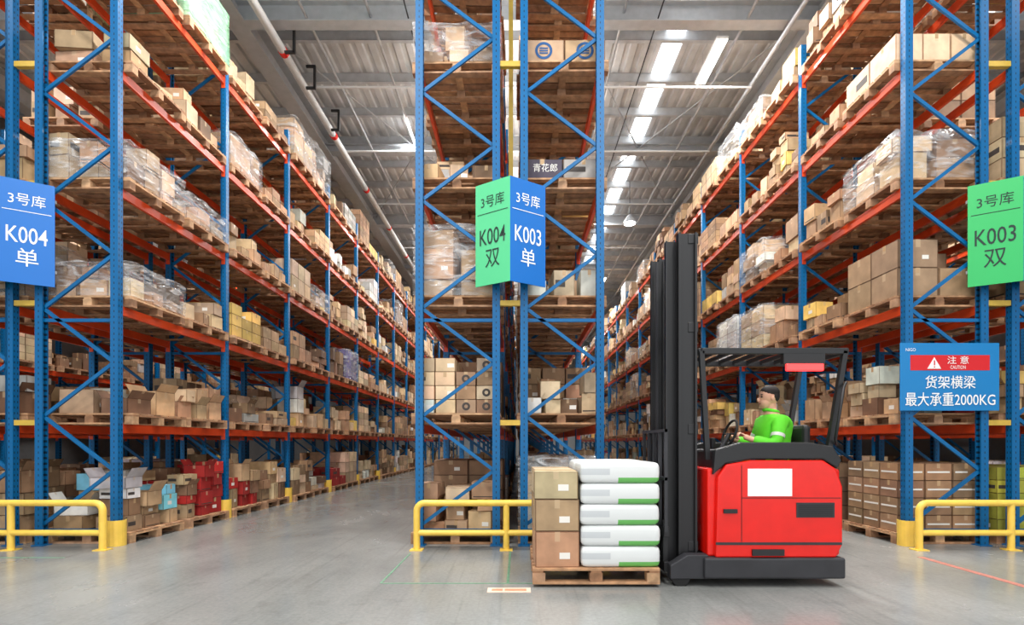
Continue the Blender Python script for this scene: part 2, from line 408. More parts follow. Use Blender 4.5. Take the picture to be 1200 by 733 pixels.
def rack(row,b0,b1,label):
    xa,xb,sd,nm=ROWS[row]
    t=thing('pallet_rack',label,'pallet rack',(0,0,0))
    for i in range(b0,b1+1):
        y=FD+i*BAY
        for x,s in ((xa,0),(xb,PI)):
            p=link('upright_post',PM,t,(x,y,0),(0,0,s))
            if i<6: link('foot_plate',FM,p)
        w0=xa+.03;w1=xb-.03
        zs=[.28]
        while zs[-1]+.72<TOP: zs.append(zs[-1]+.72)
        segs=[('horizontal_brace',(w0,y,.2),(w1,y,.2))]
        for k in range(len(zs)-1):
            a,b=(w0,w1) if k%2==0 else (w1,w0)
            segs.append(('diagonal_brace',(a,y,zs[k]),(b,y,zs[k+1])))
        segs.append(('horizontal_brace',(w0,y,TOP-.15),(w1,y,TOP-.15)))
        segs.append(('horizontal_brace',(w0,y,3.0),(w1,y,3.0)))
        if i-b0<=2 and b0==0 and row not in('L3','R3'):
            for nme,p,q in segs: brace(p,q,t,nme)
        else:
            mb=MB()
            for nme,p,q in segs: mb.bar(p,q,.028,.045)
            mb.build('frame_bracing',M['blue'],t)
    for i in range(b0,b1):
        for z in LV:
            for x in (xa,xb):
                link('beam',BM,t,(x,FD+i*BAY+.05,z))
    if row in('L2','C1','R') and b0==0:
        xe={'L2':(-6.7,-6.41),'C1':(-.25,.02),'R':(6.22,6.53)}[row]
        for z in LV:
            mb=MB();mb.box(xe[0],xe[1],FD-.03,FD+.03,z-.02,z+.05);mb.build('row_spacer',M['dullyellow'],t)
    return t
LB={'L':'tall blue and orange rack along the left side of the left aisle','L2':'tall blue and orange rack at the far left edge behind the left rack',
'L3':'blue and orange rack glimpsed deep behind the outer left rack','R3':'blue and orange rack glimpsed deep behind the outer right rack',
'C1':'middle rack half beside the left aisle, behind the green sign panel','C2':'middle rack half beside the right aisle, behind the blue sign panel',
'R':'tall blue and orange rack behind the red and blue caution sign','R2':'tall blue and orange rack at the far right edge of the view'}
for r in ROWS: rack(r,0,NB[r],LB[r])
for r,l in (('L','distant rack at the far end of the left side of left aisle'),('C1','distant middle rack at the far end beside the left aisle'),('C2','distant middle rack at the far end beside the right aisle'),('R','distant rack at the far end of the right side of right aisle')):
    rack(r,BB[0],BB[1],l)
# ------------------------------------------------------------ pallets
PW,PD=1.2,1.1
def wc():
    c=random.choice([(176,134,98),(158,118,86),(192,152,114),(142,102,72),(168,130,100)]);return lin(*c)
def pal_parts():
    top=MB();n=8
    for i in range(n):
        y=-PD/2+(PD-.105)*i/(n-1);top.box(-PW/2,PW/2,y,y+.105,.128,.15,col=wc())
    st=MB();st.box(-.05,.05,-PD/2,PD/2,.106,.128,col=wc())
    rn=MB();rn.box(-PW/2,PW/2,-.05,.05,0,.022,col=wc())
    for x in (-PW/2+.06,0,PW/2-.06): rn.box(x-.06,x+.06,-.05,.05,.022,.106,col=wc())
    return top,st,rn
def put(m,src,off,rz=0):
    b=len(m.v);c,s=math.cos(rz),math.sin(rz)
    m.v+=[(p[0]*c-p[1]*s+off[0],p[0]*s+p[1]*c+off[1],p[2]+off[2]) for p in src.v]
    m.f+=[[i+b for i in f] for f in src.f];m.m+=src.m;m.c+=src.c;m.sm+=src.sm;m.uv+=src.uv
def merged():
    m=MB();top,st,rn=pal_parts()
    put(m,top,(0,0,0))
    for x in (-PW/2+.05,0,PW/2-.05): put(m,st,(x,0,0))
    for y in (-PD/2+.05,0,PD/2-.05): put(m,rn,(0,y,0))
    return m
PV=[]
for i in range(4):
    top,st,rn=pal_parts()
    PV.append((top.mesh('top_deck',M['wood']),st.mesh('stringer_board',M['wood']),rn.mesh('runner',M['wood'])))
PMG=[merged() for i in range(4)]
PMM=[m.mesh('wooden_pallet',M['wood']) for m in PMG]
def pallet(x,y,z,rz,label,group,parts,v=0):
    if parts:
        t=thing('wooden_pallet',label,'pallet',(x,y,z),rz,group);a,b,c=PV[v]
        link('top_deck',a,t)
        for X in (-PW/2+.05,0,PW/2-.05): link('stringer_board',b,t,(X,0,0))
        for Y in (-PD/2+.05,0,PD/2-.05): link('runner',c,t,(0,Y,0))
    else:
        t=tag(link('wooden_pallet',PMM[v],None,(x,y,z),(0,0,rz)),label,'pallet',group)
    return t
TONES={'tan':(190,156,120),'pale':(208,180,146),'brown':(164,128,96),'dark':(118,88,66),'white':(222,220,214),'yellow':(218,184,100),'teal':(60,150,165),'red':(178,36,32),'purple':(78,66,120),'grey':(170,168,162),'blue':(60,110,170),'cyan':(120,190,215),'lime':(186,186,70),'plum':(84,74,88)}
WT=['tan']*9+['pale']*8+['brown']*8+['dark']*2+['white']*2+['grey']+['yellow']
WF=WT+['red','dark','brown','white','grey']
PACK={'bluemix':['white','cyan','tan','cyan','brown','tan'],'redmix':['red','red','brown','tan'],'dotmix':['tan','pale','pale','brown']}
ORD='first second third fourth fifth sixth seventh eighth ninth tenth eleventh twelfth thirteenth fourteenth fifteenth sixteenth seventeenth eighteenth nineteenth twentieth twenty-first twenty-second twenty-third twenty-fourth twenty-fifth twenty-sixth twenty-seventh twenty-eighth twenty-ninth thirtieth'.split()
SHELF=['on the floor','on the first shelf','on the second shelf','on the third shelf','on the fourth shelf','on the top shelf']
OV={ # (row,bay,slot,level): kind nx ny nz H tone wrap emblem
('C1',0,0,4):('messy',3,2,2,.5,'white','film',None),('C2',0,0,4):('grid',2,2,1,.3,'tan',None,'ring'),
('C1',0,0,3):('messy',3,2,1,.3,'tan',None,None),('C2',0,0,3):('grid',2,2,1,.27,'grey',None,'text'),
('C1',0,0,2):('messy',2,2,3,.95,'tan','film',None),('C2',0,0,2):('messy',3,2,1,.32,'white',None,None),
('C1',0,0,1):('grid',4,2,4,.76,'dotmix',None,'dot'),('C2',0,0,1):('messy',4,2,2,.42,'pale',None,None),
('C1',0,0,0):('messy',3,2,3,.66,'tan',None,None),('C2',0,0,0):('messy',3,2,3,1.0,'brown','film',None),
('C1',0,1,1):('grid',3,2,4,.9,'brown',None,None),('C2',0,1,1):('grid',3,2,3,.8,'brown',None,None),
('R',0,0,4):('grid',3,2,1,.38,'pale',None,None),('R',0,0,3):('messy',2,2,2,.62,'pale','film',None),
('R',0,0,2):('grid',2,2,2,.78,'tan',None,None),('R',0,0,1):('messy',3,3,3,.6,'pale',None,None),
('R',0,0,0):('grid',3,3,4,.95,'brown',None,'band'),('R',0,1,2):('messy',3,3,2,.45,'pale',None,None),
('R',0,1,0):('grid',3,3,4,.9,'dark',None,None),('R',0,1,3):('messy',3,3,2,.5,'tan',None,None),
('R',0,1,1):('messy',2,3,2,.55,'tan',None,None),('R',0,1,4):('messy',2,3,2,.45,'tan',None,None),
('R',1,0,3):('messy',2,2,2,.6,'tan',None,None),('R',1,1,3):('messy',2,2,3,.7,'pale','film',None),
('L',0,0,1):('messy',2,2,2,.66,'tan',None,None),('L',0,0,2):('messy',3,3,2,.45,'tan','film',None),
('L',0,0,3):('messy',3,3,2,.5,'pale','film',None),('L',0,0,4):('messy',2,2,2,.42,'pale',None,None),
('L',0,0,0):('messy',2,3,4,.74,'bluemix',None,None),('L',0,1,0):('messy',3,3,4,.85,'redmix',None,None),
('L',0,1,1):('messy',2,3,2,.6,'tan',None,None),('L',1,0,2):('grid',2,3,3,.62,'yellow',None,None),
('L',0,1,5):('messy',2,2,3,.9,'pale','greenfilm',None),('L',1,0,0):('messy',3,3,3,.8,'redmix',None,None),
('L',1,1,0):('messy',2,3,3,.85,'tan',None,None),('L',2,0,0):('messy',3,3,3,.8,'brown',None,None),
('L',0,1,2):('messy',2,3,2,.5,'pale',None,None),('L',0,1,3):('messy',3,3,2,.4,'pale','film',None),
('L',0,1,4):('messy',2,3,2,.55,'tan',None,None),('L',1,0,3):('messy',2,3,2,.5,'tan',None,None),
('L',3,1,2):('grid',2,2,3,.9,'purple','film',None),('R2',0,0,0):('grid',4,3,5,.9,'lime',None,None),
('R',2,0,2):('grid',2,2,3,1.0,'white','film',None),('R',1,1,2):('grid',2,2,3,.9,'pale','film',None),
}
cart=[];pals=[];wraps=[]
def shade(t):
    c=TONES[t];k=random.uniform(.8,1.1);return lin(*[min(250,c[i]*k*random.uniform(.97,1.03)) for i in range(3)])
for row,(xa,xb,sd,nm) in ROWS.items():
    cx=(xa+xb)/2
    bays=list(range(NB[row]))+(list(range(*BB)) if row in('L','C1','C2','R') else [])
    for bay in bays:
        for slot in range(2):
            for lv in range(6):
                key=(row,bay,slot,lv)
                if key not in OV and random.random()<.035: continue
                y=FD+bay*BAY+(.65,1.85)[slot]+random.uniform(-.02,.02)
                x=cx+sd*random.uniform(-.03,.06);z=0 if lv==0 else LV[lv-1]
                idx=bay*2+slot;idx=min(idx,29)
                rz=random.uniform(-.02,.02)
                where='%s pallet %s, %s'%(ORD[idx],SHELF[lv],nm)
                pals.append([0,x,y,z,rz,where])
                low=lv<=1
                if key in OV: kind,nx,ny,nz,H,tone,wrap,emb=OV[key]
                else:
                    if random.random()<.03: continue
                    kind='grid' if random.random()<(.25 if low else .38) else 'messy'
                    nx=random.choice([2,2,3]);ny=random.choice([2,3,3])
                    H=random.choice([.35,.45,.5,.6,.65,.75,.85,1.0]);bh=random.uniform(.17,.32)
                    if lv==0: H=random.choice([.5,.65,.8,.95])
                    nz=max(1,round(H/bh));tone=random.choice(WF if low else WT)
                    wrap='film' if (random.random()<.2 and lv>1 and H>.35) else None;emb=None
                fx=1.12;fy=1.06
                bx=fx/nx;by=fy/ny;bh=H/nz
                for ix in range(nx):
                    for iy in range(ny):
                        zz=z+.15
                        nzz=nz
                        if kind=='messy': nzz=max(1,nz+random.choice([-2,-1,-1,0,0,0,0]))
                        for iz in range(nzz):
                            pk=PACK.get(tone)
                            if kind=='grid':
                                if iz==nz-1 and nz>1 and random.random()<.18 and emb!='band': continue
                                w,d,h=bx-.012,by-.012,bh-.006;a=random.uniform(-.02,.02);ox=oy=0;tn=random.choice(pk) if pk else tone
                            else:
                                w=bx*random.uniform(.64,.99);d=by*random.uniform(.64,.99);h=bh*random.uniform(.6,1.35);a=random.uniform(-.2,.2)
                                if iz: a*=.6
                                sh=1-abs(a)*.35;w*=sh;d*=sh
                                ox=random.uniform(-.02,.02);oy=random.uniform(-.02,.02)
                                tn=random.choice(pk) if pk else (tone if random.random()<.45 else random.choice(WF if low else WT))
                            if emb=='text' and ix==0: tn='plum'
                            if emb=='dot' and ix==0: tn='white' if iz<1 else 'pale'
                            X=x-fx/2+bx*(ix+.5)+ox;Y=y-fy/2+by*(iy+.5)+oy
                            ai=(ix if sd<0 else nx-1-ix)
                            an='aisle' if ai==0 else ('inner' if ai==nx-1 else ('middle' if nx==3 or ai==1 else 'centre'))
                            yn='near' if iy==0 else ('far' if iy==ny-1 else ('mid' if ny==3 or iy==1 else 'rear'))
                            lab='%s carton, %s layer, %s %s side, %s'%(tn,ORD[iz],yn,an,where)
                            e2=emb if iy==0 else None
                            if emb=='text' and ix>0: e2=None
                            if emb=='dot' and (ix<2 or (ix*5+iz*3)%4==1): e2=None
                            if emb=='band': e2='band' if (iy==0 or ai==0) else None
                            cart.append([0,X,Y,zz,w,d,h,a,tn,lab,e2,row,kind,bool(wrap)])
                            zz+=h+.004
                if wrap: wraps.append([x,y,z+.15,H,wrap,where])
# which goods really show: cast one ray per pixel block and count what it meets first
vv=[];ff=[];own=[]
def addbox(cx,cy,z,w,d,h,a,oid):
    b=len(vv);c,s=math.cos(a),math.sin(a)
    for zz in (z,z+h):
        for sx,sy in ((-1,-1),(1,-1),(1,1),(-1,1)):
            px,py=sx*w/2,sy*d/2;vv.append((cx+px*c-py*s,cy+px*s+py*c,zz))
    for f in ((0,3,2,1),(4,5,6,7),(0,1,5,4),(1,2,6,5),(2,3,7,6),(3,0,4,7)):
        ff.append([b+i for i in f]);own.append(oid)
for i,cc in enumerate(cart): addbox(cc[1],cc[2],cc[3],cc[4],cc[5],cc[6],cc[7],i)
NC=len(cart)
for i,p in enumerate(pals): addbox(p[1],p[2],p[3],PW,PD,.15,p[4],NC+i)
for bx_ in ((.73,5.36,0,1.2,1.05,1.18),(2.45,5.36,0,1.25,1.1,1.4),(1.6,5.36,0,.3,.75,3.4),(-.11,6.55,3.42,.9,.2,1.33),(5.71,6.7,1.78,1.32,.02,.9)): addbox(*bx_,0,-1)
bvh=BVHTree.FromPolygons(vv,ff)
org=Vector((0,0,EYE))
for py in range(1,733,3):
    for px in range(1,1200,3):
        dr=Vector(((px-VX)/F,1,(VY-py)/F)).normalized()
        hit=bvh.ray_cast(org,dr,90)
        if hit[2] is None: continue
        o_=own[hit[2]]
        if o_<0: continue
        if o_<NC: cart[o_][0]+=(.3 if cart[o_][13] else 1)
        else: pals[o_-NC][0]+=1
pals.sort(key=lambda p:-p[0])
stuff=MB()
for i,(s,x,y,z,rz,where) in enumerate(pals):
    v=i%4
    if i<300 and s>0: pallet(x,y,z,rz,'wooden pallet, '+where.replace(' pallet','',1)+', counted from the front','wooden pallets on the racks',i<90,v)
    else: put(stuff,PMG[v],(x,y,z),rz)
tag(stuff.build('distant_pallets',M['wood']),'smaller wooden pallets farther back on all of the racks','pallets',kind='stuff')
cart.sort(key=lambda p:-p[0])
stuff=MB();nopen=0
for i,(s,X,Y,Z,w,d,h,a,tn,lab,emb,row,kind,wr) in enumerate(cart):
    c=shade(tn)
    if (i<300 and s>0) or (emb and s>0):
        mb=MB()
        openbox=(Z<.9 or 1.7<Z<2.5) and kind=='messy' and i%3==0 and nopen<30
        t=thing('cardboard_box',lab,'box',(X,Y,Z),a,'cartons stacked on the rack pallets')
        if openbox:
            nopen+=1
            tt=.006
            mb.box(-w/2,w/2,-d/2,d/2,0,tt,col=c);mb.box(-w/2,-w/2+tt,-d/2,d/2,0,h,col=c);mb.box(w/2-tt,w/2,-d/2,d/2,0,h,col=c)
            mb.box(-w/2,w/2,-d/2,-d/2+tt,0,h,col=c);mb.box(-w/2,w/2,d/2-tt,d/2,0,h,col=c);mb.build('carton_body',M['card'],t)
            for sx in (-1,1):
                mb=MB();q=.35*w
                mb.add([(sx*w/2,-d/2,h),(sx*w/2,d/2,h),(sx*(w/2+q*.5),d/2,h+q*.8),(sx*(w/2+q*.5),-d/2,h+q*.8)],[(0,1,2,3)],col=c);mb.build('flap',M['card'],t)
        else:
            mb.box(-w/2,w/2,-d/2,d/2,0,h,col=c);mb.build('carton_body',M['card'],t,bevel=.005)
            mb=MB();e=.0015;tw=.022
            if i%2: mb.box(-tw,tw,-d/2-e,d/2+e,h,h+e);mb.box(-tw,tw,-d/2-e,-d/2,h-.07,h+e);mb.box(-tw,tw,d/2,d/2+e,h-.07,h+e)
            else: mb.box(-w/2-e,w/2+e,-tw,tw,h,h+e);mb.box(-w/2-e,-w/2,-tw,tw,h-.07,h+e);mb.box(w/2,w/2+e,-tw,tw,h-.07,h+e)
            mb.build('packing_tape',M['tape'],t)
            asd=row in('L','C2')
            if i%4==0 and not emb:
                sw=min(.09,w*.35);sh=min(.055,h*.35)
                if row[0]=='C' or i%8==0: mb=MB();mb.box(w*.1,w*.1+sw,-d/2-.002,-d/2,h*.3,h*.3+sh)
                else:
                    mb=MB();sx=w/2 if asd else -w/2-.002;mb.box(sx,sx+.002,-d*.2,-d*.2+sw,h*.3,h*.3+sh)
                mb.build('shipping_label',M['paper'],t)
            if (i%4==3 and not emb) or emb=='band':
                zb=(h*.1,h*.16) if emb!='band' else (h*.44,h*.54)
                if emb!='band' and i%8==7: zb=(h*.35,h*.62)
                mm=M['print'] if emb!='band' else M['paper']
                mb=MB();mb.box(-w*.42,w*(.42 if i%8!=7 else .05),-d/2-.0015,-d/2,*zb);mb.build('printed_band',mm,t)
                sx=w/2 if asd else -w/2-.0015
                mb=MB();mb.box(sx,sx+.0015,-d*.42,d*(.42 if i%8!=7 else .05),*zb);mb.build('printed_band',mm,t)
            if emb in('ring','dot'):
                mb=MB();R=min(w,h)*(.4 if emb=='ring' else .3);r2=R*(.7 if emb=='ring' else .45);n=24;yy=-d/2-.004
                vs=[]
                for kk in range(n):
                    q=2*PI*kk/n;vs.append((R*math.cos(q),yy,h/2+R*math.sin(q)));vs.append((r2*math.cos(q),yy,h/2+r2*math.sin(q)))
                mb.add(vs,[(2*kk,(2*kk+2)%(2*n),(2*kk+3)%(2*n),2*kk+1) for kk in range(n)])
                if emb=='ring':
                    for q in (-.4,0,.4): mb.box(-r2*.7,r2*.7,yy,yy+.001,h/2+r2*(q-.12),h/2+r2*(q+.12))
                mb.build('printed_emblem',M['printblue'] if emb=='ring' else M['print'],t)
            if emb=='text':
                text('青花郎',w*.6,h*.42,M['paper'],t,(.04,-d/2-.004,h*.56),0,'printed_lettering')
    else:
        Mx=Matrix.Translation((X,Y,Z))@Matrix.Rotation(a,4,'Z')
        stuff.box(-w/2,w/2,-d/2,d/2,0,h,col=c,M=Mx)
tag(stuff.build('distant_cartons',M['card']),'smaller cardboard boxes stacked farther back on all of the racks','boxes',kind='stuff')
def wrapmesh(W,D,H):
    mb=MB();n=10
    levels=[0,.2,.4,.6,.8,1.0]
    vs=[]
    for l in levels:
        for kk in range(4*n):
            sgm=kk//n;tt=(kk%n)/n
            P=[(-W/2+W*tt,-D/2),(W/2,-D/2+D*tt),(W/2-W*tt,D/2),(-W/2,D/2-D*tt)][sgm]
            j=random.uniform(0,.025)
            vs.append((P[0]*(1+j),P[1]*(1+j),l*(H+.02)+random.uniform(-.03,.02)*(l>0)))
    N=4*n;fs=[]
    for l in range(len(levels)-1):
        for kk in range(N):
            fs.append((l*N+kk,l*N+(kk+1)%N,(l+1)*N+(kk+1)%N,(l+1)*N+kk))
    b=len(vs);base=(len(levels)-1)*N
    for kk in range(N):
        p=vs[base+kk];vs.append((p[0]*.6,p[1]*.6,H+.02+random.uniform(0,.04)))
    for kk in range(N): fs.append((base+kk,base+(kk+1)%N,b+(kk+1)%N,b+kk))
    vs.append((0,0,H+.04))
    for kk in range(N): fs.append((b+kk,b+(kk+1)%N,len(vs)-1))
    mb.add(vs,fs,smooth=True);return mb
for (x,y,z,H,wm,where) in wraps:
    px=VX+F*x/y;py=VY-F*(z-EYE)/y
    ok=-60<px<1260 and -40<py and y<24
    if not ok or ((where.endswith('outer left rack') or where.endswith('outer right rack')) and y>14): continue
    if ('middle' in where and y>10) or 'deep' in where: continue
    tag(wrapmesh(1.19,1.12,H).build('stretch_wrap',M[wm],loc=(x,y,z)),('pale green' if wm!='film' else 'clear')+' plastic film around the load, '+where,'plastic wrap','plastic wraps around the loads')
# ------------------------------------------------------------ signs
def vsign(X0,label,left,right,wdt=.46,dep=.28):
    t=thing('aisle_sign',label,'sign',(X0,FD-.35,0))
    z0,z1=3.42,4.75
    ang=math.atan2(dep,wdt);Lp=math.hypot(wdt,dep)
    for sgn,spec in ((-1,left),(1,right)):
        mname,lines,tm=spec
        mb=MB();mb.box(0 if sgn>0 else -Lp,Lp if sgn>0 else 0,0,.015,z0,z1)
        p=mb.build('sign_panel',M[mname],t,(0,0,0),(0,0,sgn*ang));p['label']=mname.replace('sign','')+' sign panel'
        if lines:
            H=z1-z0;c=sgn*Lp/2
            def at(fr): return (c,-.004,z1-fr*H)
            text(lines[0],.36,.155,M[tm],p,at(.185),0)
            l=MB();l.box(c-Lp*.44,c+Lp*.44,-.004,-.002,z1-.30*H-.004,z1-.30*H+.004);l.build('rule_line',M[tm],p)
            text(lines[1],.4,.21,M[tm],p,at(.53),0,bold=.004)
            text(lines[2],.22,.23,M[tm],p,at(.745),0)
    for z in (z0+.2,z1-.2):
        mb=MB();mb.box(-wdt,wdt,dep+.01,dep+.03,z-.02,z+.02);mb.build('mounting_bracket',M['galv'],t)
    return t
vsign(-.11,'folded sign reading K004 on green and K003 on blue, middle rack',('signmint',('3号库','K004','双'),'ink'),('signblue',('3号库','K003','单'),'white'))
vsign(-6.58,'folded sign reading K004 in white on blue at the left rack',('signgreen',None,None),('signblue',('3号库','K004','单'),'white'))
vsign(6.38,'folded sign reading K003 in black on green at the right rack',('signgreen',('3号库','K003','双'),'ink'),('signblue',None,None))
# caution sign
t=thing('caution_sign','blue rack load limit sign with a red caution strip','sign',(5.66,FD-.1,0))
mb=MB();mb.box(-.65,.65,0,.015,1.79,2.68);mb.build('sign_panel',M['signteal'],t,bevel=.004)
mb=MB();mb.box(-.52,.52,-.004,0,2.32,2.52);mb.build('red_strip',M['signred'],t)
mb=MB();mb.prism([(-.30,2.34),(-.12,2.34),(-.21,2.49)],-.008,-.004);mb.build('warning_triangle',M['white'],t,fix=True)
mb=MB();mb.box(-.217,-.203,-.012,-.008,2.385,2.45);mb.box(-.217,-.203,-.012,-.008,2.355,2.37);mb.build('exclamation_mark',M['signred'],t)
text('注 意',.28,.1,M['white'],t,(.1,-.008,2.455),0)
text('CAUTION',.2,.045,M['white'],t,(.1,-.008,2.36),0)
text('货架横梁',.66,.17,M['white'],t,(0,-.008,2.165),0,bold=.005)
text('最大承重2000KG',1.18,.18,M['white'],t,(0,-.008,1.94),0,bold=.005)
text('NIGO',.13,.04,M['white'],t,(-.52,-.008,2.59),0)
mb=MB();mb.box(-.03,.03,-.03,.03,4.9,8.4);tag(mb.build('flue_post',M['dullyellow'],loc=(-.11,FD+.3,0)),'slim yellow vertical post in the gap between the middle racks','post')
# ------------------------------------------------------------ guard rails, protectors
def hoop(x0,x1,zt,r=.1):
    pts=[(x0,0,0),(x0,0,zt-r)]
    for i in range(1,6):
        q=PI/2*i/5;pts.append((x0+r-r*math.cos(q),0,zt-r+r*math.sin(q)))
    for i in range(0,6):
        q=PI/2*i/5;pts.append((x1-r+r*math.sin(q),0,zt-r+r*math.cos(q)))
    pts.append((x1,0,0));return pts
def guard(x0,x1,mid,label):
    t=thing('guard_rail',label,'guard rail',((x0+x1)/2,6.5,0))
    h=(x1-x0)/2;c=(x0+x1)/2
    mb=MB();mb.tube(hoop(-h,h,.6),.042,14);mb.build('top_rail',M['yellow'],t)
    mb=MB();mb.tube([(-h,0,.22),(h,0,.22)],.038,12);mb.build('lower_rail',M['yellow'],t)
    mb=MB();mb.tube([(mid-c,0,0),(mid-c,0,.6)],.04,12);mb.build('middle_post',M['yellow'],t)
    for x in (-h,mid-c,h):
        mb=MB();mb.box(x-.08,x+.08,-.07,.07,0,.012);mb.build('base_plate',M['yellow'],t)
guard(-1.3,1.12,-.16,'yellow tubular guard rail in front of the middle racks')
guard(-7.8,-5.3,-6.47,'yellow tubular guard rail in front of the left rack')
guard(5.1,7.7,6.27,'yellow tubular guard rail in front of the right rack')
for row,x in (('left',-5.36),('right',5.17)):
    for i in range(7):
        mb=MB();h=.34;y=FD+i*BAY
        s=1 if row=='left' else -1
        pts=[]
        for k2 in range(9):
            q=-PI*.75+PI*1.0*k2/8 if s>0 else -PI*.25-PI*1.0*k2/8
            pts.append((.11*math.cos(q),.11*math.sin(q)))
        for a,b in zip(pts[:-1],pts[1:]):
            mb.add([(a[0],a[1],0),(b[0],b[1],0),(b[0],b[1],h),(a[0],a[1],h),(a[0]*.9,a[1]*.9,0),(b[0]*.9,b[1]*.9,0),(b[0]*.9,b[1]*.9,h),(a[0]*.9,a[1]*.9,h)],[(0,1,2,3),(5,4,7,6),(3,2,6,7),(0,4,5,1)])
        tag(mb.build('post_protector',M['yellow'],loc=(x,y,0),fix=True),'curved yellow guard at the foot of the %s post of the %s rack'%(ORD[i],row),'post guard')
# ------------------------------------------------------------ floor marks
def mark(name,x0,x1,y0,y1,m,label):
    mb=MB();mb.box(x0,x1,y0,y1,0,.003);tag(mb.build(name,m),label,'floor marking')
mark('floor_line',-1.35,-1.33,4.95,6.3,M['greentape'],'thin green floor line running towards the left end of the middle guard rail')
mark('floor_line',-1.32,1.2,4.94,4.96,M['greentape'],'thin green floor line running crosswise under the carried pallet')
mark('floor_line',-.12,-.095,4.97,6.4,M['greentape'],'thin green floor line running towards the middle guard rail post')
mark('floor_line',-9,-5.4,6.05,6.075,M['greentape'],'thin green floor line in front of the left guard rail')
mark('floor_line',4.76,4.84,4.2,6.1,M['redstrip'],'dull red strip on the floor in front of the right rack')  # flat strip of dull red laid on the floor
t=thing('floor_sticker','pale orange rectangular sticker on the floor before the pallet','sticker',(-.09,4.72,0))
mb=MB();mb.box(-.2,.2,-.075,.075,0,.004);mb.build('backing',M['stickerback'],t)
for a,b in ((-.16,-.06),(-.04,.16)):
    mb=MB();mb.box(a,b,-.03,.03,.004,.006);mb.build('orange_mark',M['stickerorange'],t)
# ------------------------------------------------------------ carried load
pallet(.73,5.36,.03,0,'wooden pallet carried on the forks of the red truck',None,True,1)
for iz in range(3):
    for iy in range(2):
        w,d,h=.42,.5,(.34,.3,.26)[iz];z0=(.18,.525,.83)[iz]
        tn=['brown','tan','pale'][iz];c=shade(tn)
        t=thing('cardboard_box','%s carton, %s layer from below, %s side of the load on the truck pallet'%(tn,ORD[iz],('near','far')[iy]),'box',(.36,5.1+iy*.53,z0),random.uniform(-.03,.03))
        mb=MB();mb.box(-w/2,w/2,-d/2,d/2,0,h,col=c);mb.build('carton_body',M['card'],t,bevel=.006)
        mb=MB();mb.box(-w/2-.002,w/2+.002,-.03,.03,h,h+.002);mb.box(-w/2-.002,-w/2,-.03,.03,h-.07,h);mb.build('packing_tape',M['tape'],t)
        mb=MB();mb.box(.02,.12,-d/2-.002,-d/2,.08,.14);mb.build('shipping_label',M['paper'],t)
def sack_mesh(w,d,h):
    mb=MB();vs=[];fs=[];m=12;K=40
    for i in range(m+1):
        ph=-PI/2+PI*i/m
        for k in range(K):
            th=2*PI*(k+.5)/K
            ce=math.cos(th);se=math.sin(th)
            sx=math.copysign(abs(ce)**.12,ce);sy=math.copysign(abs(se)**.12,se)
            cp=abs(math.cos(ph))**.11;sp=math.copysign(abs(math.sin(ph))**.5,math.sin(ph))
            j=1+random.uniform(-.006,.006)
            vs.append((w/2*sx*cp*j,d/2*sy*cp*j,h/2+h/2*sp))
    for i in range(m):
        for k in range(K):
            a=i*K+k;b=i*K+(k+1)%K;fs.append((a,b,b+K,a+K))
    mb.add(vs,fs,smooth=True);return mb.mesh('white_sack',M['sack'],fix=True)
SM=[sack_mesh(.76,.53,.202) for i in range(3)]
for iz in range(5):
    for iy in range(2):
        o=link('white_sack',SM[(iz+iy)%3],None,(.965+random.uniform(-.01,.01),5.1+iy*.53,.18+iz*.2),(0,0,random.uniform(-.015,.015)))
        tag(o,'white sack with green print, %s layer from below, %s side of the truck load'%(ORD[iz],('near','far')[iy]),'sack','sacks on the carried pallet')
# ------------------------------------------------------------ reach truck
T=thing('reach_truck','red reach truck with black mast carrying a loaded pallet','forklift',(0,0,0))
def P(mb,name,m,bevel=0,parent=None,fix=False): return mb.build(name,m,parent or T,bevel=bevel,fix=fix)
YN,YX=4.82,5.92
side=[(1.86,.28),(3.0,.28),(3.06,.4),(3.06,.95),(3.0,1.12),(2.88,1.2),(2.2,1.2),(1.96,1.16),(1.88,1.04)]
for a,b in ((YN,YN+.1),(YX-.1,YX)):
    mb=MB();mb.prism(side,a,b);P(mb,'side_panel',M['red'],.015,fix=True)
mb=MB();mb.box(2.88,3.07,YN+.05,YX-.05,.28,1.12);P(mb,'rear_panel',M['red'],.03)
mb=MB();mb.box(1.8,1.95,YN+.05,YX-.05,.28,1.12);P(mb,'battery_cover',M['red'],.02)
mb=MB();mb.box(1.85,3.0,YN+.1,YX-.1,.3,.6);P(mb,'cab_floor',M['dark'])
arm_=[(1.84,1.06),(1.96,1.17),(2.2,1.21),(2.88,1.21),(3.02,1.12),(3.06,1.2),(2.98,1.33),(2.75,1.37),(2.1,1.37),(1.86,1.3)]
for a,b in ((YN+.01,YN+.09),(YX-.09,YX-.01)):
    mb=MB();mb.prism(arm_,a,b);P(mb,'side_armrest',M['black'],.012,fix=True)
mb=MB();mb.box(2.16,2.58,YN-.006,YN,.86,1.12);o=P(mb,'side_decal',M['white'],.003);o['label']='white panel on the red side'
mb=MB();mb.box(2.62,2.98,YN-.006,YN,.66,.8);P(mb,'vent_grille',M['dark'])
mb=MB()
for kx in range(6): mb.box(2.64,2.96,YN-.012,YN-.006,.675+kx*.02,.682+kx*.02)
P(mb,'grille_slats',M['black'])
mb=MB();mb.box(1.86,3.05,YN-.005,YN,.4,.425);P(mb,'side_stripe',M['dark'])
mb=MB();mb.box(2.1,2.108,YN-.003,YN,.43,1.15);mb.box(2.1,3.04,YN-.003,YN,.84,.848);P(mb,'panel_seam',M['darkred'])
mb=MB();mb.box(1.93,2.06,YN-.02,YN,.7,.74);P(mb,'door_latch',M['black'],.004)
mb=MB();mb.box(2.2,2.5,YN-.02,YN+.1,.3,.36);P(mb,'step_recess',M['black'])
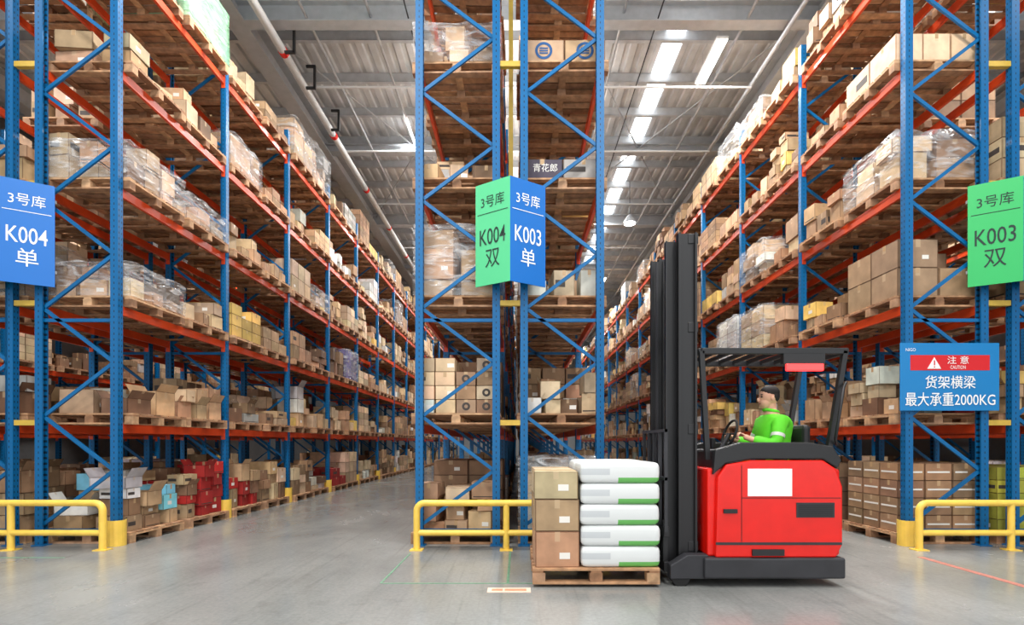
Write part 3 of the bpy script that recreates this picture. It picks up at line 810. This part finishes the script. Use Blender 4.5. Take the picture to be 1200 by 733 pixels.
mb=MB();mb.tube([(3.07,YN+.2,.95),(3.1,YN+.2,.95)],.06,16);P(mb,'tail_lamp',M['redlight'])
mb=MB();mb.box(1.75,3.08,YN-.02,YX+.02,.08,.28);P(mb,'chassis',M['dark'],.02)
for y in (YN+.02,YX-.14):
    mb=MB();mb.prism([(1.44,.07),(1.8,.07),(1.8,.3),(1.6,.3),(1.44,.2)],y,y+.12);P(mb,'outrigger_leg',M['dark'],.01,fix=True)
    mb=MB();mb.tube([(1.54,y+.01,.09),(1.54,y+.11,.09)],.09,20);P(mb,'load_wheel',M['rubber'])
mb=MB();mb.tube([(2.75,5.28,.17),(2.75,5.46,.17)],.17,24);w=P(mb,'drive_wheel',M['rubber'])
mb=MB();mb.tube([(2.75,5.27,.17),(2.75,5.47,.17)],.07,16);P(mb,'wheel_hub',M['galv'],parent=w)
MT=3.42
for y in (5.02,5.72):
    s=1 if y>5.3 else -1
    mb=MB()
    mb.box(1.56,1.74,y-.012,y+.012,.12,MT);mb.box(1.56,1.58,y-.045,y+.045,.12,MT);mb.box(1.72,1.74,y-.045,y+.045,.12,MT);P(mb,'outer_mast_rail',M['black'])
    yi=y-s*.075
    mb=MB();mb.box(1.46,1.6,yi-.01,yi+.01,.1,MT-.05);mb.box(1.46,1.475,yi-.03,yi+.03,.1,MT-.05);mb.box(1.585,1.6,yi-.03,yi+.03,.1,MT-.05);P(mb,'inner_mast_rail',M['black'])
    mb=MB();mb.tube([(1.66,y-s*.1,.15),(1.66,y-s*.1,2.2)],.035,12);mb.tube([(1.66,y-s*.1,2.2),(1.66,y-s*.1,MT-.1)],.022,12);P(mb,'lift_cylinder',M['galv'])
for z in (.35,1.5,2.5,MT-.05):
    mb=MB();mb.box(1.66,1.76,5.0,5.74,z-.05,z+.05);P(mb,'mast_crossbar',M['black'],.006)
for y in (5.2,5.54):
    mb=MB();mb.bar((1.5,y,.5),(1.5,y,MT-.1),.02,.03);P(mb,'lift_chain',M['dark'])
for y in (5.3,5.36):
    mb=MB();mb.tube([(1.6,y,.6),(1.6,y,3.3)],.015,8);P(mb,'hydraulic_hose',M['rubber'])
mb=MB()
for z in (.16,.5): mb.box(1.41,1.46,4.95,5.79,z-.05,z+.05)
for y in (5.05,5.65): mb.box(1.42,1.47,y-.03,y+.03,.11,.6)
P(mb,'carriage',M['black'],.005)
mb=MB()
for y in (4.95,5.15,5.37,5.58,5.79): mb.box(1.41,1.44,y-.014,y+.014,.5,1.5)
mb.box(1.405,1.445,4.936,5.804,1.47,1.5);mb.box(1.405,1.445,4.936,5.804,1.0,1.03);P(mb,'load_backrest',M['dark'])
for y in (5.17,5.55):
    mb=MB();mb.prism([(1.41,.09),(1.41,.62),(1.375,.62),(1.375,.125),(.2,.125),(.15,.1),(.2,.085),(1.39,.085)],y-.05,y+.05);P(mb,'fork',M['dark'],fix=True)
GZ=2.26;GX=3.2
mb=MB()
for y in (4.98,5.76): mb.bar((1.78,y,GZ),(GX,y,GZ),.05,.06)
mb.bar((1.78,4.98,GZ),(1.78,5.76,GZ),.05,.06);mb.bar((GX,4.98,GZ),(GX,5.76,GZ),.05,.06)
P(mb,'overhead_guard_frame',M['black'],.006)
for x in [1.95+.155*i for i in range(8)]:
    mb=MB();mb.bar((x,4.98,GZ+.01),(x,5.76,GZ+.01),.025,.04);P(mb,'overhead_guard_bar',M['black'])
for y in (4.98,5.76):
    mb=MB();mb.bar((1.78,y,GZ),(1.84,y,1.2),.045,.05);P(mb,'guard_pillar',M['black'])
    mb=MB();mb.bar((GX-.02,y,GZ),(2.99,y,1.1),.045,.05);P(mb,'guard_pillar',M['black'])
mb=MB();mb.tube([(3.08,4.94,1.35),(3.04,4.9,1.4),(3.12,4.9,1.9),(3.17,4.95,1.95)],.014,8);P(mb,'grab_handle',M['black'])
mb=MB();mb.box(2.58,2.94,4.91,4.95,2.06,2.13);P(mb,'warning_light',M['redlight'],.01)
mb=MB();mb.box(2.56,2.96,4.93,4.99,2.13,2.23);P(mb,'light_bracket',M['black'])
mb=MB();mb.box(2.5,2.86,5.1,5.64,.85,1.0);P(mb,'seat',M['seatm'],.04)
mb=MB();mb.box(2.86,2.94,5.12,5.62,.98,1.55);P(mb,'seat_back',M['seatm'],.04)
mb=MB();mb.box(2.55,2.82,5.15,5.6,.6,.85);P(mb,'seat_base',M['dark'])
mb=MB();mb.box(1.92,2.1,5.05,5.68,.6,1.3);P(mb,'dashboard',M['dark'],.03)
mb=MB();mb.box(2.08,2.12,5.5,5.66,1.3,1.42);P(mb,'display',M['black'],.008)
mb=MB()
DZ=.1
cw=Vector((2.2,5.33,1.36+DZ));pts=[]
for i in range(25):
    q=2*PI*i/24;pts.append(cw+Vector((.05*math.cos(q),.15*math.sin(q),.14*math.cos(q))))
mb.tube(pts,.013,8);mb.tube([cw+Vector((0,-.15,0)),cw+Vector((0,.15,0))],.01,6);P(mb,'steering_wheel',M['rubber'])
mb=MB();mb.tube([(2.2,5.33,1.36+DZ),(2.05,5.33,1.2)],.022,10);P(mb,'steering_column',M['dark'])
# ------------------------------------------------------------ driver
def skinmesh(name,nd,ed,mt,root=0,sub=2):
    me=bpy.data.meshes.new(name);me.from_pydata([n[0] for n in nd],ed,[])
    o=bpy.data.objects.new(name,me);COL.objects.link(o)
    o.modifiers.new('s','SKIN')
    if not me.skin_vertices:
        bm=bmesh.new();bm.from_mesh(me);bm.verts.layers.skin.verify();bm.to_mesh(me);bm.free()
    for i,n in enumerate(nd):
        r=n[1];me.skin_vertices[0].data[i].radius=r if isinstance(r,tuple) else (r,r);me.skin_vertices[0].data[i].use_root=(i==root)
    ss=o.modifiers.new('u','SUBSURF');ss.levels=sub;ss.render_levels=sub
    bpy.context.view_layer.update();dg=bpy.context.evaluated_depsgraph_get()
    m2=bpy.data.meshes.new_from_object(o.evaluated_get(dg));bpy.data.objects.remove(o)
    m2.materials.clear();m2.materials.append(mt)
    for p in m2.polygons:p.use_smooth=True
    return m2
D=thing('person','truck driver in bright green work clothes seated facing the mast','person',(0,0,DZ))
Yc=5.37
def body_nodes():
    return [((2.68,Yc,1.0),.135),((2.68,Yc,1.17),.12),((2.67,Yc,1.36),.13),((2.66,Yc,1.49),.10),((2.655,Yc,1.575),.06),((2.645,Yc,1.64),.075)]
nd=body_nodes();ed=[(i,i+1) for i in range(5)]
def arm(s,k=0):
    return [((2.66,Yc+s*.18,1.49),.06+k),((2.58,Yc+s*.25,1.24),.043+k),((2.36,Yc+s*.19,1.30),.03+k),((2.29,Yc+s*.165,1.335),.032+k)]
def leg(s,k=0):
    return [((2.62,Yc+s*.09,.98),.09+k),((2.24,Yc+s*.13,1.0),.062+k),((2.2,Yc+s*.13,.62),.045+k),((2.08,Yc+s*.13,.57),.035+k)]
for s in (-1,1):
    b=len(nd);nd+=arm(s);ed+=[(3,b),(b,b+1),(b+1,b+2),(b+2,b+3)]
    b=len(nd);nd+=leg(s);ed+=[(0,b),(b,b+1),(b+1,b+2),(b+2,b+3)]
me=skinmesh('body',nd,ed,M['skin'])
f=MB()
for s in (-1,1):
    hx,hy,hz=2.29,Yc+s*.165,1.335
    for j,L in enumerate((.034,.04,.037,.03)):
        oy=(-.024+.016*j)
        f.tube([(hx+.0,hy+oy,hz+.01),(hx-.04,hy+oy,hz+.03),(hx-.04-L*.7,hy+oy,hz+.01),(hx-.04-L*.7,hy+oy,hz-.022),(hx-.045,hy+oy,hz-.03)],[.009,.009,.0085,.008,.007],7)
    f.tube([(hx+.01,hy-s*.02,hz),(hx-.02,hy-s*.045,hz+.01),(hx-.05,hy-s*.05,hz+.012)],[.011,.01,.008],7)
# head: skull and jaw rising out of the neck, then nose and ears
hx,hy,hz=2.625,Yc,1.735
f.ell((hx+.005,hy,hz+.02),(.1,.08,.105),20)
f.ell((hx-.03,hy,hz-.045),(.066,.062,.072),18)
f.tube([(hx+.03,hy,hz-.15),(hx+.02,hy,hz-.04)],[.056,.054],14)
f.ell((hx-.1,hy,hz-.018),(.02,.013,.024),10)
for s in (-1,1): f.ell((hx+.008,hy+s*.082,hz-.008),(.019,.011,.03),10)
bm=bmesh.new();bm.from_mesh(me);fm=f.mesh('f',M['skin']);bm.from_mesh(fm);bm.to_mesh(me);bm.free()
link('body',me,D)
for s in (-1,1):
    mb=MB();mb.ell((hx-.084,hy+s*.032,hz+.012),(.011,.013,.008),10);mb.build('eye',M['hair'],D)
    mb=MB();mb.ell((hx-.086,hy+s*.034,hz+.034),(.01,.02,.005),8);mb.build('eyebrow',M['hair'],D)
mb=MB();mb.ell((hx-.09,hy,hz-.06),(.01,.024,.006),10);mb.build('mouth',mat('lips',lin(170,100,90),.5),D)
mb=MB()
mb.ell((hx+.016,hy,hz+.062),(.098,.085,.076),18)
mb.ell((hx+.042,hy,hz+.025),(.072,.081,.082),18);mb.build('hair',M['hair'],D)
vn=[((2.68,Yc,1.0),.165),((2.68,Yc,1.17),.17),((2.67,Yc,1.36),.19),((2.66,Yc,1.50),.14),((2.655,Yc,1.57),.08)];ve=[(0,1),(1,2),(2,3),(3,4)]
for s in (-1,1):
    b=len(vn);a=arm(s,.024);vn+=a[:3];ve+=[(3,b),(b,b+1),(b+1,b+2)]
link('work_jacket',skinmesh('work_jacket',vn,ve,M['vest']),D)
mb=MB();mb.tube([(2.652+.068*math.cos(2*PI*i/20),Yc+.068*math.sin(2*PI*i/20),1.6-.015*math.cos(2*PI*i/20)) for i in range(21)],.017,8);mb.build('collar',M['vest'],D)
for s in (-1,1):
    a0=Vector(arm(s)[0][0]);a1=Vector(arm(s)[1][0]);p=a0.lerp(a1,.55);q=a0.lerp(a1,.68)
    mb=MB();mb.tube([p,q],.068,16);mb.build('reflective_band',M['reflective'],D)
ln=[((2.68,Yc,1.0),.15)]
le=[]
for s in (-1,1):
    b=len(ln);ln+=leg(s,.016)[:3];le+=[(0,b),(b,b+1),(b+1,b+2)]
link('trousers',skinmesh('trousers',ln,le,M['trousers']),D)
for s in (-1,1):
    mb=MB();mb.ell((2.12,Yc+s*.13,.555),(.13,.05,.045),14);mb.build('shoe',M['rubber'],D)
# ------------------------------------------------------------ camera, world
w=bpy.data.worlds.new('W');SC.world=w;w.use_nodes=True
bg=w.node_tree.nodes['Background'];bg.inputs[0].default_value=(.96,.98,1,1);bg.inputs[1].default_value=1.6
cd=bpy.data.cameras.new('cam');cam=bpy.data.objects.new('cam',cd);COL.objects.link(cam)
cam.location=(0,0,EYE);cam.rotation_euler=(PI/2,0,0)
cd.sensor_width=36;cd.lens=F/1200*36;cd.shift_x=(600-VX)/1200;cd.shift_y=(VY-366.5)/1200;cd.clip_end=200
SC.camera=cam
SC.view_settings.view_transform='Standard'
SC.view_settings.exposure=.0
